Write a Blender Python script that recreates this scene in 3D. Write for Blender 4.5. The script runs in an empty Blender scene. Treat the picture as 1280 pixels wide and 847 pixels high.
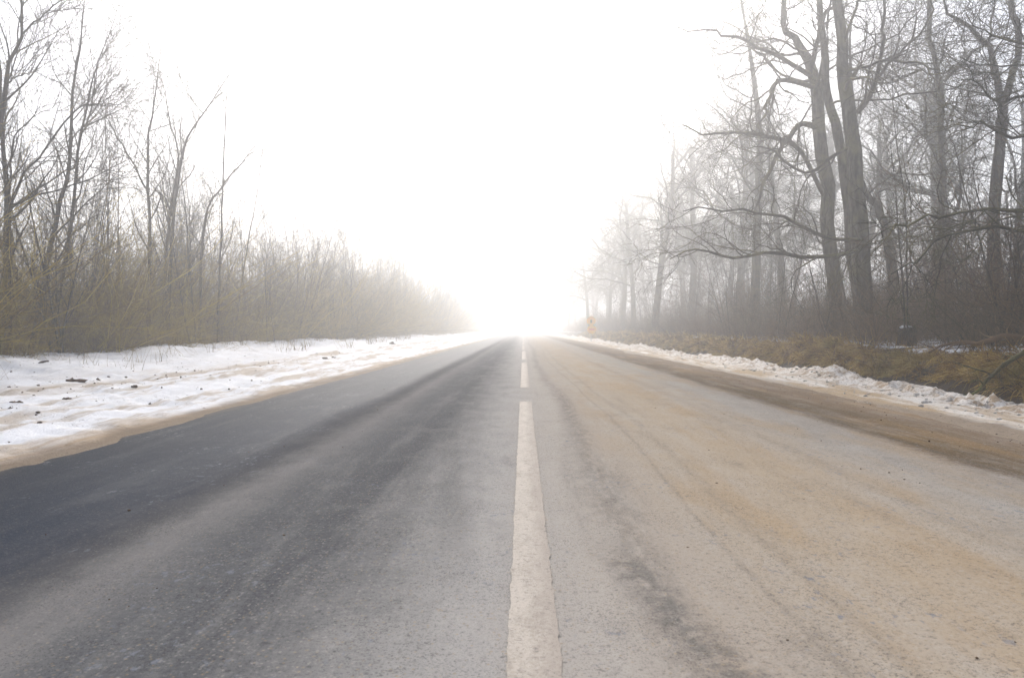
import bpy, math
import numpy as np
R = math.radians
sc = bpy.context.scene
C = sc.collection

# ------------------------------------------------------------------ camera
F, VX, VY, EYE = 900.0, 654.0, 412.0, 1.0          # focal length and vanishing point of the road, photo pixels
cam = bpy.data.cameras.new("camera")
cam.sensor_width = 36.0
cam.lens = 36.0 * F / 1280.0
cam.shift_x = -(VX - 640.0) / 1280.0
cam.shift_y = -(423.5 - VY) / 1280.0
cam.clip_start, cam.clip_end = 0.05, 2000.0
cam.dof.use_dof = True
cam.dof.focus_distance = 9.0
cam.dof.aperture_fstop = 5.6
cam_ob = bpy.data.objects.new("camera", cam)
cam_ob.location = (0, 0, EYE)
cam_ob.rotation_euler = (R(90), 0, 0)
C.objects.link(cam_ob)
sc.camera = cam_ob

# ------------------------------------------------------------------ light
SUN_EL, SUN_AZ = 37.0, -4.0                        # degrees; azimuth from straight ahead (+Y), negative = to the left
world = bpy.data.worlds.new("World")
sc.world = world
world.use_nodes = True
wn = world.node_tree
sky = wn.nodes.new("ShaderNodeTexSky")
sky.sky_type = 'NISHITA'
sky.sun_disc = False
sky.sun_elevation = R(SUN_EL)
sky.sun_rotation = R(SUN_AZ)
sky.air_density, sky.dust_density, sky.ozone_density = 1.0, 3.0, 1.0
bg = wn.nodes["Background"]
bg.inputs[1].default_value = 0.065
wn.links.new(sky.outputs[0], bg.inputs[0])

sl = bpy.data.lights.new("sun", 'SUN')
sl.energy = 1.5
sl.angle = R(30)
sl.color = (1.0, 0.965, 0.915)
so = bpy.data.objects.new("sun", sl)
so.rotation_euler = (R(-(90 - SUN_EL)), 0, R(-SUN_AZ))
C.objects.link(so)

sc.view_settings.view_transform = 'Standard'
sc.view_settings.look = 'None'
sc.view_settings.exposure = 1.5
sc.view_settings.gamma = 1.0
sc.view_settings.use_curve_mapping = False
sc.cycles.use_denoising = True
sc.cycles.max_bounces = 12
sc.cycles.volume_bounces = 6
sc.cycles.diffuse_bounces = 3
sc.cycles.glossy_bounces = 2
HAZE_DENSITY, HAZE_ANISO = 0.0086, 0.73

rng = np.random.default_rng(7)

# ------------------------------------------------------------------ helpers
def tag(o, label=None, cat=None, group=None, kind=None):
    if label: o['label'] = label
    if cat: o['category'] = cat
    if group: o['group'] = group
    if kind: o['kind'] = kind
    return o

def mesh_np(name, v, f, mat, smooth=True):
    """v (n,3), f (m,4) or (m,3) index array -> mesh"""
    me = bpy.data.meshes.new(name)
    v = np.ascontiguousarray(v, dtype=np.float32); f = np.ascontiguousarray(f, dtype=np.int32)
    k = f.shape[1]
    me.vertices.add(len(v)); me.vertices.foreach_set("co", v.ravel())
    me.loops.add(f.size); me.loops.foreach_set("vertex_index", f.ravel())
    me.polygons.add(len(f)); me.polygons.foreach_set("loop_start", np.arange(len(f), dtype=np.int32) * k)
    if smooth: me.polygons.foreach_set("use_smooth", np.ones(len(f), dtype=bool))
    me.materials.append(mat)
    me.update(calc_edges=True); me.validate()
    return me

def link(name, me, parent=None):
    o = bpy.data.objects.new(name, me)
    C.objects.link(o)
    if parent: o.parent = parent
    return o

def empty(name, loc=(0, 0, 0)):
    o = bpy.data.objects.new(name, None)
    o.location = loc
    o.empty_display_size = 0.2
    C.objects.link(o)
    return o

def hash2(ix, iy, seed):
    n = (ix * 374761393 + iy * 668265263 + seed * 974634777) & 0x7fffffff
    n = (n ^ (n >> 13)) * 1274126177 & 0x7fffffff
    return ((n ^ (n >> 16)) & 0xffff) / 65535.0

def vnoise(x, y, seed=0):
    x = np.asarray(x, float); y = np.asarray(y, float)
    ix = np.floor(x).astype(np.int64); iy = np.floor(y).astype(np.int64)
    fx = x - ix; fy = y - iy
    fx = fx * fx * (3 - 2 * fx); fy = fy * fy * (3 - 2 * fy)
    a, b = hash2(ix, iy, seed), hash2(ix + 1, iy, seed)
    c, d = hash2(ix, iy + 1, seed), hash2(ix + 1, iy + 1, seed)
    return (a * (1 - fx) + b * fx) * (1 - fy) + (c * (1 - fx) + d * fx) * fy - 0.5

def fbm(x, y, octv=4, seed=0):
    s, a = 0, 1.0
    for k in range(octv):
        s = s + a * vnoise(x * 2 ** k, y * 2 ** k, seed + k * 17)
        a *= 0.5
    return s

# ground profile across the road, metres
PX = np.array([-400, -60, -16, -12, -9.6, -7.5, -6.2, -5.0, -4.2, -3.8, 4.8, 5.4, 6.4, 6.75, 7.05, 7.45, 7.8, 8.2, 9.0, 14, 40, 400])
PZ = np.array([1.5, 0.9, .52, .5, .40, .12, .0, -.08, -.08, -.06, -.06, -.04, -.03, .0, .13, .43, .57, .62, .65, .72, 1.1, 2.5])
def gz(x, y):
    x = np.asarray(x, float); y = np.asarray(y, float)
    z = np.interp(x, PX, PZ)
    out = np.clip((np.abs(x - 0.5) - 5.2) / 2.0, 0, 1)
    z = z + out * (0.10 * fbm(x * .55, y * .35, 3, 5) + 0.05 * fbm(x * 2.1, y * 1.7, 3, 9))
    bank = np.exp(-((x - 7.3) / .55) ** 2)
    return z + bank * 0.22 * fbm(x * 1.5, y * .9, 3, 21)

def grid_mesh(name, xs, ys, zf, mat):
    X, Y = np.meshgrid(xs, ys)
    Z = zf(X, Y)
    v = np.stack([X, Y, Z], -1).reshape(-1, 3)
    nx, ny = len(xs), len(ys)
    i = np.arange(nx - 1)[None, :] + np.arange(ny - 1)[:, None] * nx
    f = np.stack([i, i + 1, i + 1 + nx, i + nx], -1).reshape(-1, 4)
    return mesh_np(name, v, f, mat)

def ysteps(y0, y1, d0, growth=0.012, dmax=3.0):
    out = [y0]
    while out[-1] < y1:
        out.append(out[-1] + min(dmax, max(d0, growth * max(out[-1], 0))))
    return np.array(out)

def W(px, py, Y):
    """world point seen at photo pixel (px,py) at distance Y"""
    return np.array([(px - VX) / F * Y, Y, EYE - (py - VY) / F * Y])

# ------------------------------------------------------------------ materials
class NT:
    def __init__(s, name):
        s.m = bpy.data.materials.new(name); s.m.use_nodes = True
        s.t = s.m.node_tree; s.b = s.t.nodes["Principled BSDF"]
        s.b.inputs["Specular IOR Level"].default_value = 0.1
        s.co = None
    def n(s, typ, **kw):
        nd = s.t.nodes.new("ShaderNode" + typ)
        for k, v in kw.items(): setattr(nd, k, v)
        return nd
    def l(s, a, b): s.t.links.new(a, b)
    def put(s, sock, v):
        if isinstance(v, (int, float)): sock.default_value = v
        elif isinstance(v, tuple): sock.default_value = v if len(v) == 4 or sock.type == 'VECTOR' else (*v, 1)
        else: s.l(v, sock)
    def obj(s):
        if s.co is None: s.co = s.n("TexCoord").outputs["Object"]
        return s.co
    def gpos(s): return s.n("NewGeometry").outputs["Position"]
    def scaled(s, vec, sx, sy, sz):
        mp = s.n("Mapping"); mp.inputs["Scale"].default_value = (sx, sy, sz); s.l(vec, mp.inputs[0]); return mp.outputs[0]
    def noise(s, vec, scale, detail=4, rough=.55, dist=0):
        nd = s.n("TexNoise"); s.l(vec, nd.inputs["Vector"])
        nd.inputs["Scale"].default_value = scale; nd.inputs["Detail"].default_value = detail
        nd.inputs["Roughness"].default_value = rough; nd.inputs["Distortion"].default_value = dist
        return nd.outputs["Fac"]
    def math(s, op, a, b=0.0, c=0.0, clamp=False):
        nd = s.n("Math", operation=op, use_clamp=clamp)
        for k, v in enumerate((a, b, c)): s.put(nd.inputs[k], v)
        return nd.outputs[0]
    def rng(s, v, a, b, c=0.0, d=1.0, smooth=True):
        nd = s.n("MapRange"); nd.interpolation_type = 'SMOOTHSTEP' if smooth else 'LINEAR'
        s.put(nd.inputs[0], v)
        for k, q in enumerate((a, b, c, d)): s.put(nd.inputs[k + 1], q)
        return nd.outputs[0]
    def ramp(s, fac, stops):
        nd = s.n("ValToRGB"); e = nd.color_ramp.elements
        while len(e) < len(stops): e.new(0.5)
        for k, (p, c) in enumerate(stops):
            e[k].position = p; e[k].color = (*c, 1) if len(c) == 3 else c
        s.put(nd.inputs[0], fac); return nd.outputs[0]
    def mix(s, fac, a, b, typ='MIX'):
        nd = s.n("Mix", data_type='RGBA', blend_type=typ)
        s.put(nd.inputs[0], fac); s.put(nd.inputs[6], a); s.put(nd.inputs[7], b); return nd.outputs[2]
    def xyz(s, vec):
        nd = s.n("SeparateXYZ"); s.l(vec, nd.inputs[0]); return nd.outputs
    def bump(s, h, strength, dist=0.02):
        nd = s.n("Bump"); s.put(nd.inputs["Height"], h)
        nd.inputs["Strength"].default_value = strength; nd.inputs["Distance"].default_value = dist
        s.l(nd.outputs[0], s.b.inputs["Normal"])
    def out(s, col, rough=0.85):
        s.put(s.b.inputs["Base Color"], col); s.put(s.b.inputs["Roughness"], rough); return s.m

def mat_road():
    t = NT("road_asphalt"); p = t.obj(); x, y, z = t.xyz(p)
    wob = t.math('SUBTRACT', t.noise(t.scaled(p, 1, .22, 1), .9, 4), .5)
    wob2 = t.math('SUBTRACT', t.noise(t.scaled(p, 1, .7, 1), 4.0, 4, .6), .5)
    wob3 = t.math('SUBTRACT', t.noise(p, 11.0, 4, .7), .5)
    xx = t.math('ADD', x, t.math('ADD', t.math('MULTIPLY', wob, .34), t.math('ADD', t.math('MULTIPLY', wob2, .26), t.math('MULTIPLY', wob3, .22))))
    stops = [(-4.0, (.14, .11, .075)), (-3.84, (.085, .07, .052)), (-3.6, (.019, .025, .037)), (-2.5, (.019, .027, .043)), (-2.15, (.034, .039, .052)), (-1.9, (.10, .098, .098)), (-1.68, (.185, .176, .168)),  # left strip: wet asphalt, with sky-reflection blue and lens corner falloff put into its colour
             (-1.36, (.115, .115, .116)), (-.9, (.10, .10, .102)), (-.58, (.21, .203, .193)), (-.2, (.35, .33, .305)),
             (.25, (.385, .347, .302)), (.6, (.36, .310, .256)), (1.1, (.375, .314, .242)), (1.7, (.375, .302, .218)), (2.4, (.34, .288, .228)), (2.8, (.305, .277, .242)),
             (3.2, (.28, .248, .212)), (3.4, (.12, .083, .046)), (3.75, (.11, .074, .04)), (4.2, (.185, .132, .084)), (4.9, (.23, .17, .115))]
    col = t.ramp(t.rng(xx, -4.5, 5.5, 0, 1, False), [((a + 4.5) / 10, c) for a, c in stops])
    # soft streaks left by tyres and brine, patches of ochre mud, blotches of drying salt
    dry = t.rng(xx, -2.0, -.3, .25, 1.0)
    st = t.noise(t.scaled(p, 2.6, .22, 1), 1.5, 7, .68)
    col = t.mix(t.math('MULTIPLY', t.rng(st, .45, .72, 0, .3), dry), col, (.42, .395, .36))
    col = t.mix(t.math('MULTIPLY', dry, t.rng(st, .46, .22, 0, .35)), col, (.075, .073, .072))
    bl = t.noise(t.scaled(p, 1.0, .6, 1), 2.6, 6, .68)
    col = t.mix(t.math('MULTIPLY', t.rng(bl, .50, .70, 0, .22), dry), col, (.43, .40, .36))
    col = t.mix(t.math('MULTIPLY', dry, t.rng(bl, .46, .28, 0, .25)), col, (.085, .082, .08))
    och = t.math('MULTIPLY', t.rng(t.noise(t.scaled(p, 1.5, .3, 1), 1.2, 6, .62), .46, .66), t.rng(xx, .3, 1.1))
    col = t.mix(t.math('MULTIPLY', och, .33), col, (.36, .235, .11))
    # slithering tyre lines on the right lane and the skid patch beside the painted line
    for x0, sl_, w, amt in ((.46, .085, .17, .38), (.88, .09, .03, .3), (1.12, .06, .07, .22), (2.2, .05, .14, .2), (3.42, .0, .07, .5), (3.66, .0, .035, .5)):
        d = t.math('ABSOLUTE', t.math('SUBTRACT', t.math('ADD', x, t.math('ADD', t.math('MULTIPLY', wob, .3), t.math('MULTIPLY', wob3, .06))), t.math('ADD', x0, t.math('MULTIPLY', t.math('SINE', t.math('MULTIPLY', y, .21)), sl_))))
        k = t.math('MULTIPLY', t.rng(d, w, 0), t.rng(t.noise(t.scaled(p, 5, 1.6, 1), 3.2, 6, .75), .34, .62))
        col = t.mix(t.math('MULTIPLY', k, amt), col, (.085, .08, .075))
    d = t.math('ABSOLUTE', t.math('SUBTRACT', t.math('ADD', x, t.math('MULTIPLY', wob3, .12)), t.math('MULTIPLY_ADD', y, -.19, 1.02)))
    k = t.math('MULTIPLY', t.math('MULTIPLY', t.rng(d, .15, .02), t.rng(t.noise(p, 9, 6, .75), .36, .6)), t.rng(y, 3.6, 2.9))
    col = t.mix(t.math('MULTIPLY', k, .6), col, (.11, .105, .10))
    d = t.math('ABSOLUTE', t.math('SUBTRACT', t.math('ADD', x, t.math('MULTIPLY', wob3, .12)), t.math('MULTIPLY_ADD', y, .035, .22)))
    k = t.math('MULTIPLY', t.math('MULTIPLY', t.rng(d, .16, .02), t.rng(t.noise(p, 7, 6, .75), .36, .6)), t.math('MULTIPLY', t.rng(y, 3.0, 4.5), t.rng(y, 12, 8)))
    col = t.mix(t.math('MULTIPLY', k, .24), col, (.12, .115, .11))
    # the veering tyre mark that crosses to the line on the left
    d = t.math('ABSOLUTE', t.math('SUBTRACT', t.math('ADD', x, t.math('MULTIPLY', wob2, .12)), t.math('MULTIPLY_ADD', y, -.11, .05)))
    k = t.math('MULTIPLY', t.rng(d, .14, .03), t.math('MULTIPLY', t.rng(y, 2.5, 4.0), t.rng(y, 8.5, 6.0)))
    col = t.mix(t.math('MULTIPLY', k, .25), col, (.08, .08, .082))
    # salt flakes on the wet lane, grain of the aggregate
    flake = t.math('MULTIPLY', t.rng(t.noise(t.scaled(p, 1, .6, 1), 22, 4, .65), .57, .67), t.rng(t.noise(p, 1.2, 4), .48, .62))
    col = t.mix(t.math('MULTIPLY', flake, .75), col, (.19, .20, .225))
    dry2 = t.rng(xx, -2.2, -.8, .3, 1.0)
    gr = t.noise(p, 120, 2, .75)
    gr2 = t.noise(p, 38, 4, .75)
    vo = t.n("TexVoronoi"); t.l(p, vo.inputs["Vector"]); vo.inputs["Scale"].default_value = 70
    stone = t.xyz(vo.outputs["Color"])
    col = t.mix(t.math('MULTIPLY', t.math('MULTIPLY', dry2, t.rng(stone[0], .70, .95, 0, .55)), t.rng(vo.outputs["Distance"], .5, .2)), col, (.36, .33, .29))
    col = t.mix(t.math('MULTIPLY', t.math('MULTIPLY', dry2, t.rng(stone[1], .80, .97, 0, .5)), t.rng(vo.outputs["Distance"], .5, .2)), col, (.34, .25, .14))
    col = t.mix(t.math('MULTIPLY', t.rng(t.noise(p, 2.3, 4, .6), .35, .65, .35, 1), t.rng(gr, .48, .33, 0, .6)), col, (.02, .021, .024))
    col = t.mix(t.math('MULTIPLY', dry2, t.rng(gr2, .47, .30, 0, .5)), col, (.045, .045, .047))
    col = t.mix(t.math('MULTIPLY', t.rng(gr2, .54, .70, 0, .3), dry), col, (.46, .43, .39))
    t.b.inputs["Specular IOR Level"].default_value = 0.0
    t.l(t.rng(xx, -2.4, -1.9, .02, 0), t.b.inputs["Specular IOR Level"])
    t.bump(t.math('ADD', t.math('MULTIPLY', gr, .6), gr2), .5, .008)
    return t.out(col, t.rng(xx, -2.3, -1.6, .5, .95))

def mat_paint():
    t = NT("worn_white_paint"); p = t.obj(); x, y, z = t.xyz(p)
    wear = t.math('ADD', t.math('MULTIPLY', t.noise(t.scaled(p, 1, .35, 1), 9, 5, .7), .5), t.math('MULTIPLY', t.noise(p, 75, 4, .75), .5))
    col = t.mix(t.rng(wear, .44, .70, 0, .85), (.49, .435, .37), (.30, .255, .205))
    edge = t.rng(t.math('ADD', x, t.math('MULTIPLY', t.math('SUBTRACT', wear, .5), .22)), .0, .11)
    col = t.mix(t.math('MULTIPLY', edge, .7), col, (.33, .28, .235))
    gr = t.noise(p, 150, 2, .7)
    col = t.mix(t.rng(t.noise(p, 34, 6, .8), .54, .64, 0, .75), col, (.22, .195, .17))
    col = t.mix(t.rng(gr, .46, .30, 0, .6), col, (.12, .11, .10))
    t.bump(gr, .3, .006)
    return t.out(col, .8)

def mat_snow_left():
    t = NT("verge_snow"); p = t.obj(); x, y, z = t.xyz(p)
    str_ = t.noise(t.scaled(p, 1.0, .09, 1), 3.6, 6, .62)
    xx = t.math('ADD', x, t.math('MULTIPLY', t.math('SUBTRACT', t.noise(t.scaled(p, 1, .2, 1), 1.2, 4), .5), .5))
    snow = t.mix(t.rng(t.noise(t.scaled(p, 1, .5, 1), 2.4, 6, .7), .35, .65), (.87, .87, .88), (.76, .755, .755))
    tan = (.42, .305, .19)
    edge = t.rng(xx, -4.2, -3.85)
    d = t.math('MULTIPLY', t.rng(str_, .45, .62), t.rng(xx, -7.2, -5.6, .1, .8))
    col = t.mix(d, snow, (.46, .37, .275))
    band2 = t.math('MULTIPLY', t.rng(t.math('ABSOLUTE', t.math('ADD', xx, 6.15)), .5, .1), t.rng(str_, .36, .55, .15, .75))
    col = t.mix(band2, col, (.42, .33, .235))
    col = t.mix(t.math('MULTIPLY', edge, t.rng(str_, .3, .6, .55, 1.0)), col, tan)
    col = t.mix(t.rng(z, .035, .0, 0, .85), col, (.17, .12, .075))
    speck = t.math('MULTIPLY', t.rng(t.noise(p, 17, 4, .7), .61, .68), t.rng(t.noise(p, .9, 3), .46, .62))
    col = t.mix(speck, col, (.10, .075, .055))
    t.bump(t.math('ADD', t.math('ADD', t.noise(p, 9, 6, .72), t.math('MULTIPLY', t.noise(p, 48, 4, .8), .6)), t.math('MULTIPLY', str_, 1.2)), .65, .06)
    return t.out(col, .7)

def mat_snow_right():
    t = NT("ploughed_snow"); p = t.obj(); x, y, z = t.xyz(p)
    n1 = t.noise(p, 5.5, 6, .68)
    str_ = t.noise(t.scaled(p, 1.0, .12, 1), 3.2, 6, .62)
    xx = t.math('ADD', x, t.math('MULTIPLY', t.math('SUBTRACT', str_, .5), .5))
    col = t.mix(t.rng(n1, .44, .62, 0, .92), (.80, .745, .68), (.38, .265, .155))
    low = t.rng(xx, 5.75, 5.35)
    flat = t.mix(t.rng(str_, .36, .58), (.79, .74, .67), (.47, .345, .21))
    col = t.mix(low, col, flat)
    col = t.mix(t.rng(xx, 5.05, 4.72), col, (.30, .235, .17))
    col = t.mix(t.rng(t.noise(p, 24, 4, .7), .57, .66, 0, .8), col, (.13, .09, .06))
    t.bump(t.math('ADD', n1, t.noise(p, 22, 5, .7)), .7, .06)
    return t.out(col, .75)

def mat_ground():
    t = NT("woodland_ground"); p = t.obj(); x, y, z = t.xyz(p)
    leaf = t.noise(p, 26, 4, .75)
    soil = t.mix(t.rng(leaf, .35, .65), (.035, .026, .018), (.14, .095, .055))
    low = t.rng(z, .40, .12)
    bank = t.mix(t.rng(t.noise(t.scaled(p, 1, 1, .3), 14, 5, .7), .35, .65), (.03, .02, .011), (.10, .066, .032))
    bank = t.mix(low, bank, (.022, .015, .010))
    col = t.mix(t.math('MULTIPLY', t.rng(x, 6.4, 6.8), t.rng(x, 8.3, 8.0)), soil, bank)
    nn = t.noise(p, 1.3, 6, .7)
    sn = t.math('MULTIPLY', t.rng(nn, .44, .50), t.rng(x, 7.75, 8.15))
    snl = t.math('MULTIPLY', t.rng(nn, .46, .52), t.rng(x, -9.4, -10.2))
    snm = t.math('MULTIPLY', t.math('MAXIMUM', sn, snl), t.rng(leaf, .70, .62))
    col = t.mix(snm, col, (.82, .83, .86))
    t.bump(t.math('ADD', leaf, t.math('MULTIPLY', snm, .6)), .6, .05)
    return t.out(col, .9)

def mat_bark(name, dark, light, moss, moss_amt, scale=9):
    t = NT(name); p = t.obj()
    n1 = t.noise(t.scaled(p, 1, 1, .22), scale, 5, .65)
    n2 = t.noise(p, 1.1, 4, .6)
    col = t.mix(t.rng(n1, .40, .62), dark, light)
    nz = t.xyz(t.n("NewGeometry").outputs["Normal"])[2]
    m = t.math('MULTIPLY', t.rng(t.math('ADD', n2, t.math('MULTIPLY', nz, .14)), .46, .66), moss_amt)
    rp = t.n("NewGeometry").outputs["Random Per Island"]
    col = t.mix(t.math('MULTIPLY', rp, .35), col, light)
    col = t.mix(m, col, moss)
    t.bump(n1, .9, .03)
    return t.out(col, .9)

def mat_twig(name, stops):
    t = NT(name); p = t.obj()
    rp = t.n("NewGeometry").outputs["Random Per Island"]
    col = t.ramp(rp, stops)
    col = t.mix(t.rng(t.noise(p, 2.2, 3), .4, .7, 0, .35), col, (.06, .05, .035))
    return t.out(col, .85)

def mat_plain(name, col, rough=.6, spread=0.0, scale=8):
    t = NT(name)
    if spread:
        n = t.noise(t.obj(), scale, 5, .65)
        c2 = tuple(max(0, c * (1 - spread)) for c in col)
        t.bump(n, .5, .03)
        return t.out(t.mix(t.rng(n, .3, .7), c2, col), rough)
    return t.out(t.mix(t.noise(t.obj(), scale, 3), col, tuple(c * .88 for c in col)), rough)

M_ROAD, M_PAINT, M_SNL, M_SNR, M_GROUND = mat_road(), mat_paint(), mat_snow_left(), mat_snow_right(), mat_ground()
M_OAK = mat_bark("oak_bark", (.010, .009, .008), (.095, .082, .068), (.125, .115, .045), .75)
M_OAKB = mat_bark("oak_branch_bark", (.026, .023, .020), (.065, .056, .045), (.14, .125, .045), .9)
M_SAP = mat_bark("sapling_bark", (.022, .019, .018), (.06, .052, .047), (.12, .105, .05), .55)
M_SAPB = mat_twig("sapling_twigs", [(0, (.03, .025, .023)), (.6, (.06, .05, .04)), (1, (.12, .10, .045))])
M_OLIVE = mat_twig("olive_twigs", [(0, (.12, .07, .014)), (.45, (.33, .23, .04)), (.8, (.44, .325, .06)), (1, (.54, .40, .13))])
M_BROWN = mat_twig("brown_twigs", [(0, (.05, .029, .017)), (.5, (.15, .085, .045)), (.85, (.21, .13, .06)), (1, (.36, .26, .14))])
def mat_grass():
    t = NT("bank_grass"); p = t.obj()
    rp = t.n("NewGeometry").outputs["Random Per Island"]
    cl = t.noise(p, 2.6, 4, .65)
    f_ = t.math('ADD', t.math('MULTIPLY', rp, .62), t.rng(cl, .34, .66, -.1, .5))
    col = t.ramp(f_, [(0, (.045, .022, .006)), (.3, (.16, .082, .018)), (.6, (.42, .265, .06)), (.85, (.54, .38, .10)), (1, (.64, .48, .22))])
    gn = t.rng(t.noise(p, .9, 3), .52, .66, 0, .45)
    return t.out(t.mix(gn, col, (.24, .20, .05)), .85)
M_BANK = mat_grass()
M_DULL = mat_twig('dull_twigs', [(0, (.05, .037, .024)), (.5, (.13, .098, .06)), (.85, (.20, .155, .08)), (1, (.34, .27, .16))])
M_GRASS = mat_twig("dry_grass_blades", [(0, (.12, .072, .03)), (.4, (.25, .16, .065)), (.75, (.32, .225, .085)), (1, (.46, .34, .17))])
M_CLOD = mat_plain("dark_soil", (.17, .10, .058), .95, .75, 30)

# ------------------------------------------------------------------ branching
def norm(a): return a / np.maximum(np.linalg.norm(a, axis=-1, keepdims=True), 1e-9)

def grow(rs, start, d, length, r0, K, wander, trop, taper=.25, bias=None):
    N = len(start)
    P = np.zeros((N, K, 3)); P[:, 0] = start
    d = norm(d.copy()); step = (length / (K - 1))[:, None]
    for k in range(1, K):
        d = d + wander * rs.normal(size=(N, 3))
        d[:, 2] += trop
        if bias is not None: d = d + bias
        d = norm(d)
        P[:, k] = P[:, k - 1] + d * step
    tt = np.linspace(0, 1, K)[None, :]
    return P, r0[:, None] * (1 - (1 - taper) * tt)

def spawn(rs, P, Rd, m, t0, t1, amin, amax, lmin, lmax, rr, tipshrink=.55, flat=0.0, rmax=None):
    """m child starts per parent branch"""
    N, K, _ = P.shape
    t = t0 + (t1 - t0) * (np.arange(m)[None, :] + rs.random((N, m))) / m
    f = t * (K - 1); i = np.clip(f.astype(int), 0, K - 2); w = (f - i)[..., None]
    n = np.arange(N)[:, None]
    pos = P[n, i] * (1 - w) + P[n, i + 1] * w
    tan = norm(P[n, i + 1] - P[n, i])
    rad = Rd[n, i] * (1 - w[..., 0]) + Rd[n, i + 1] * w[..., 0]
    q = rs.normal(size=(N, m, 3)); q[..., 2] *= (1 - flat)
    perp = norm(q - (q * tan).sum(-1, keepdims=True) * tan)
    a = np.radians(rs.uniform(amin, amax, (N, m)))[..., None]
    d = tan * np.cos(a) + perp * np.sin(a)
    L = rs.uniform(lmin, lmax, (N, m)) * (1 - tipshrink * (t - t0) / max(t1 - t0, 1e-6))
    r = rad * rr
    if rmax is not None: r = np.minimum(r, rmax)
    return pos.reshape(-1, 3), d.reshape(-1, 3), L.ravel(), r.ravel()

def tubes(sets):
    """sets of (P (N,K,3), R (N,K), sides) -> verts, quads"""
    V, Fc, off = [], [], 0
    for P, Rd, s in sets:
        N, K, _ = P.shape
        T = np.empty_like(P)
        T[:, 1:-1] = P[:, 2:] - P[:, :-2]; T[:, 0] = P[:, 1] - P[:, 0]; T[:, -1] = P[:, -1] - P[:, -2]
        T = norm(T)
        ref = np.zeros_like(T); horiz = np.abs(T[:, :1, 2]) < .75
        ref[..., 2] = np.where(horiz, 1, 0); ref[..., 0] = np.where(horiz, 0, 1)
        U = norm(np.cross(T, ref)); Vv = np.cross(T, U)
        a = np.arange(s) * 2 * math.pi / s
        ring = P[:, :, None] + Rd[:, :, None, None] * (U[:, :, None] * np.cos(a)[None, None, :, None] + Vv[:, :, None] * np.sin(a)[None, None, :, None])
        V.append(ring.reshape(-1, 3))
        b = (np.arange(N)[:, None, None] * K + np.arange(K - 1)[None, :, None]) * s
        j = np.arange(s)[None, None, :]; j2 = (j + 1) % s
        q = np.stack([b + j, b + j2, b + s + j2, b + s + j], -1).reshape(-1, 4) + off
        Fc.append(q); off += N * K * s
    return np.concatenate(V), np.concatenate(Fc)

def smooth_poly(pts, K):
    """Catmull-Rom resample of (n,4) rows x,y,z,r"""
    p = np.asarray(pts, float); n = len(p)
    pe = np.vstack([2 * p[0] - p[1], p, 2 * p[-1] - p[-2]])
    u = np.linspace(0, n - 1 - 1e-6, K); i = u.astype(int); t = (u - i)[:, None]
    a, b, c, d = pe[i], pe[i + 1], pe[i + 2], pe[i + 3]
    o = .5 * (2 * b + (c - a) * t + (2 * a - 5 * b + 4 * c - d) * t * t + (3 * b - a - 3 * c + d) * t ** 3)
    o[:, 3] = np.maximum(o[:, 3], .004)
    return o

def oak_crown(rs, P, Rd, limbs, l_len, bias=(-.06, 0, 0), t0=.3, dens=1.0, droop=0.0, ang=(48, 88)):
    b = np.array(bias)[None, :]
    s, d, L, r = spawn(rs, P, Rd, limbs, t0, .97, ang[0], ang[1], l_len * .55, l_len, .55, .45)
    d = d + np.array(bias)[None, :] * 5
    A, Ar = grow(rs, s, d, L, np.clip(r * .55, .014, .06), 14, .27, .035 - droop, .22, b * .6)
    s, d, L, r = spawn(rs, A, Ar, max(2, int(12 * dens)), .12, .98, 28, 72, l_len * .2, l_len * .5, .55, .4, .35)
    B, Br = grow(rs, s, d, L, np.clip(r * .8, .007, .035), 9, .24, .03, .25)
    s, d, L, r = spawn(rs, B, Br, max(2, int(6 * dens)), .15, .98, 25, 65, l_len * .09, l_len * .22, .6, .3, .3)
    Cc, Cr = grow(rs, s, d, L, np.clip(r, .006, .016), 6, .22, .03, .3)
    s, d, L, r = spawn(rs, Cc, Cr, max(2, int(6 * dens)), .1, .98, 25, 65, .25, .7, .7, .3, .3)
    D, Dr = grow(rs, s, d, L, np.clip(r, .0044, .007), 4, .2, .04, .5)
    return [(A, Ar, 6), (B, Br, 5), (Cc, Cr, 3), (D, Dr, 3)]

def trunk_stub(P, Rd):
    """flare the foot of each stem"""
    Rd = Rd.copy(); Rd[:, 0] *= 1.45; Rd[:, 1] *= 1.12
    return P, Rd

def build_tree(name, loc, stems, crown, mt, mc, sides=10):
    root = empty(name, loc)
    off = np.array(loc)
    v, f = tubes([(P - off, r, sides) for P, r in [stems]])
    link("trunk", mesh_np("trunk", v, f, mt), root)
    v, f = tubes([(P - off, r, s) for P, r, s in crown])
    link("crown", mesh_np("crown", v, f, mc), root)
    return root

def copy_tree(src, loc, rz, scale):
    c = src.copy(); C.objects.link(c)
    c.location = loc; c.rotation_euler = (0, 0, rz); c.scale = scale
    for ch in list(src.children):
        k = ch.copy(); C.objects.link(k); k.parent = c
    return c

def hero(name, pixel_stems, base, rs, K=16, thick=.6):
    """stems given by the pixels they pass, their distance and half width; the first point is put on the ground"""
    st = []
    for stem in pixel_stems:
        rows = []
        for (px, py, Y, r) in stem:
            q = W(px, py, Y); rows.append([*q, r * thick])
        st.append(smooth_poly(rows, K))
    st = np.array(st)
    return st[..., :3], st[..., 3]

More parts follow.
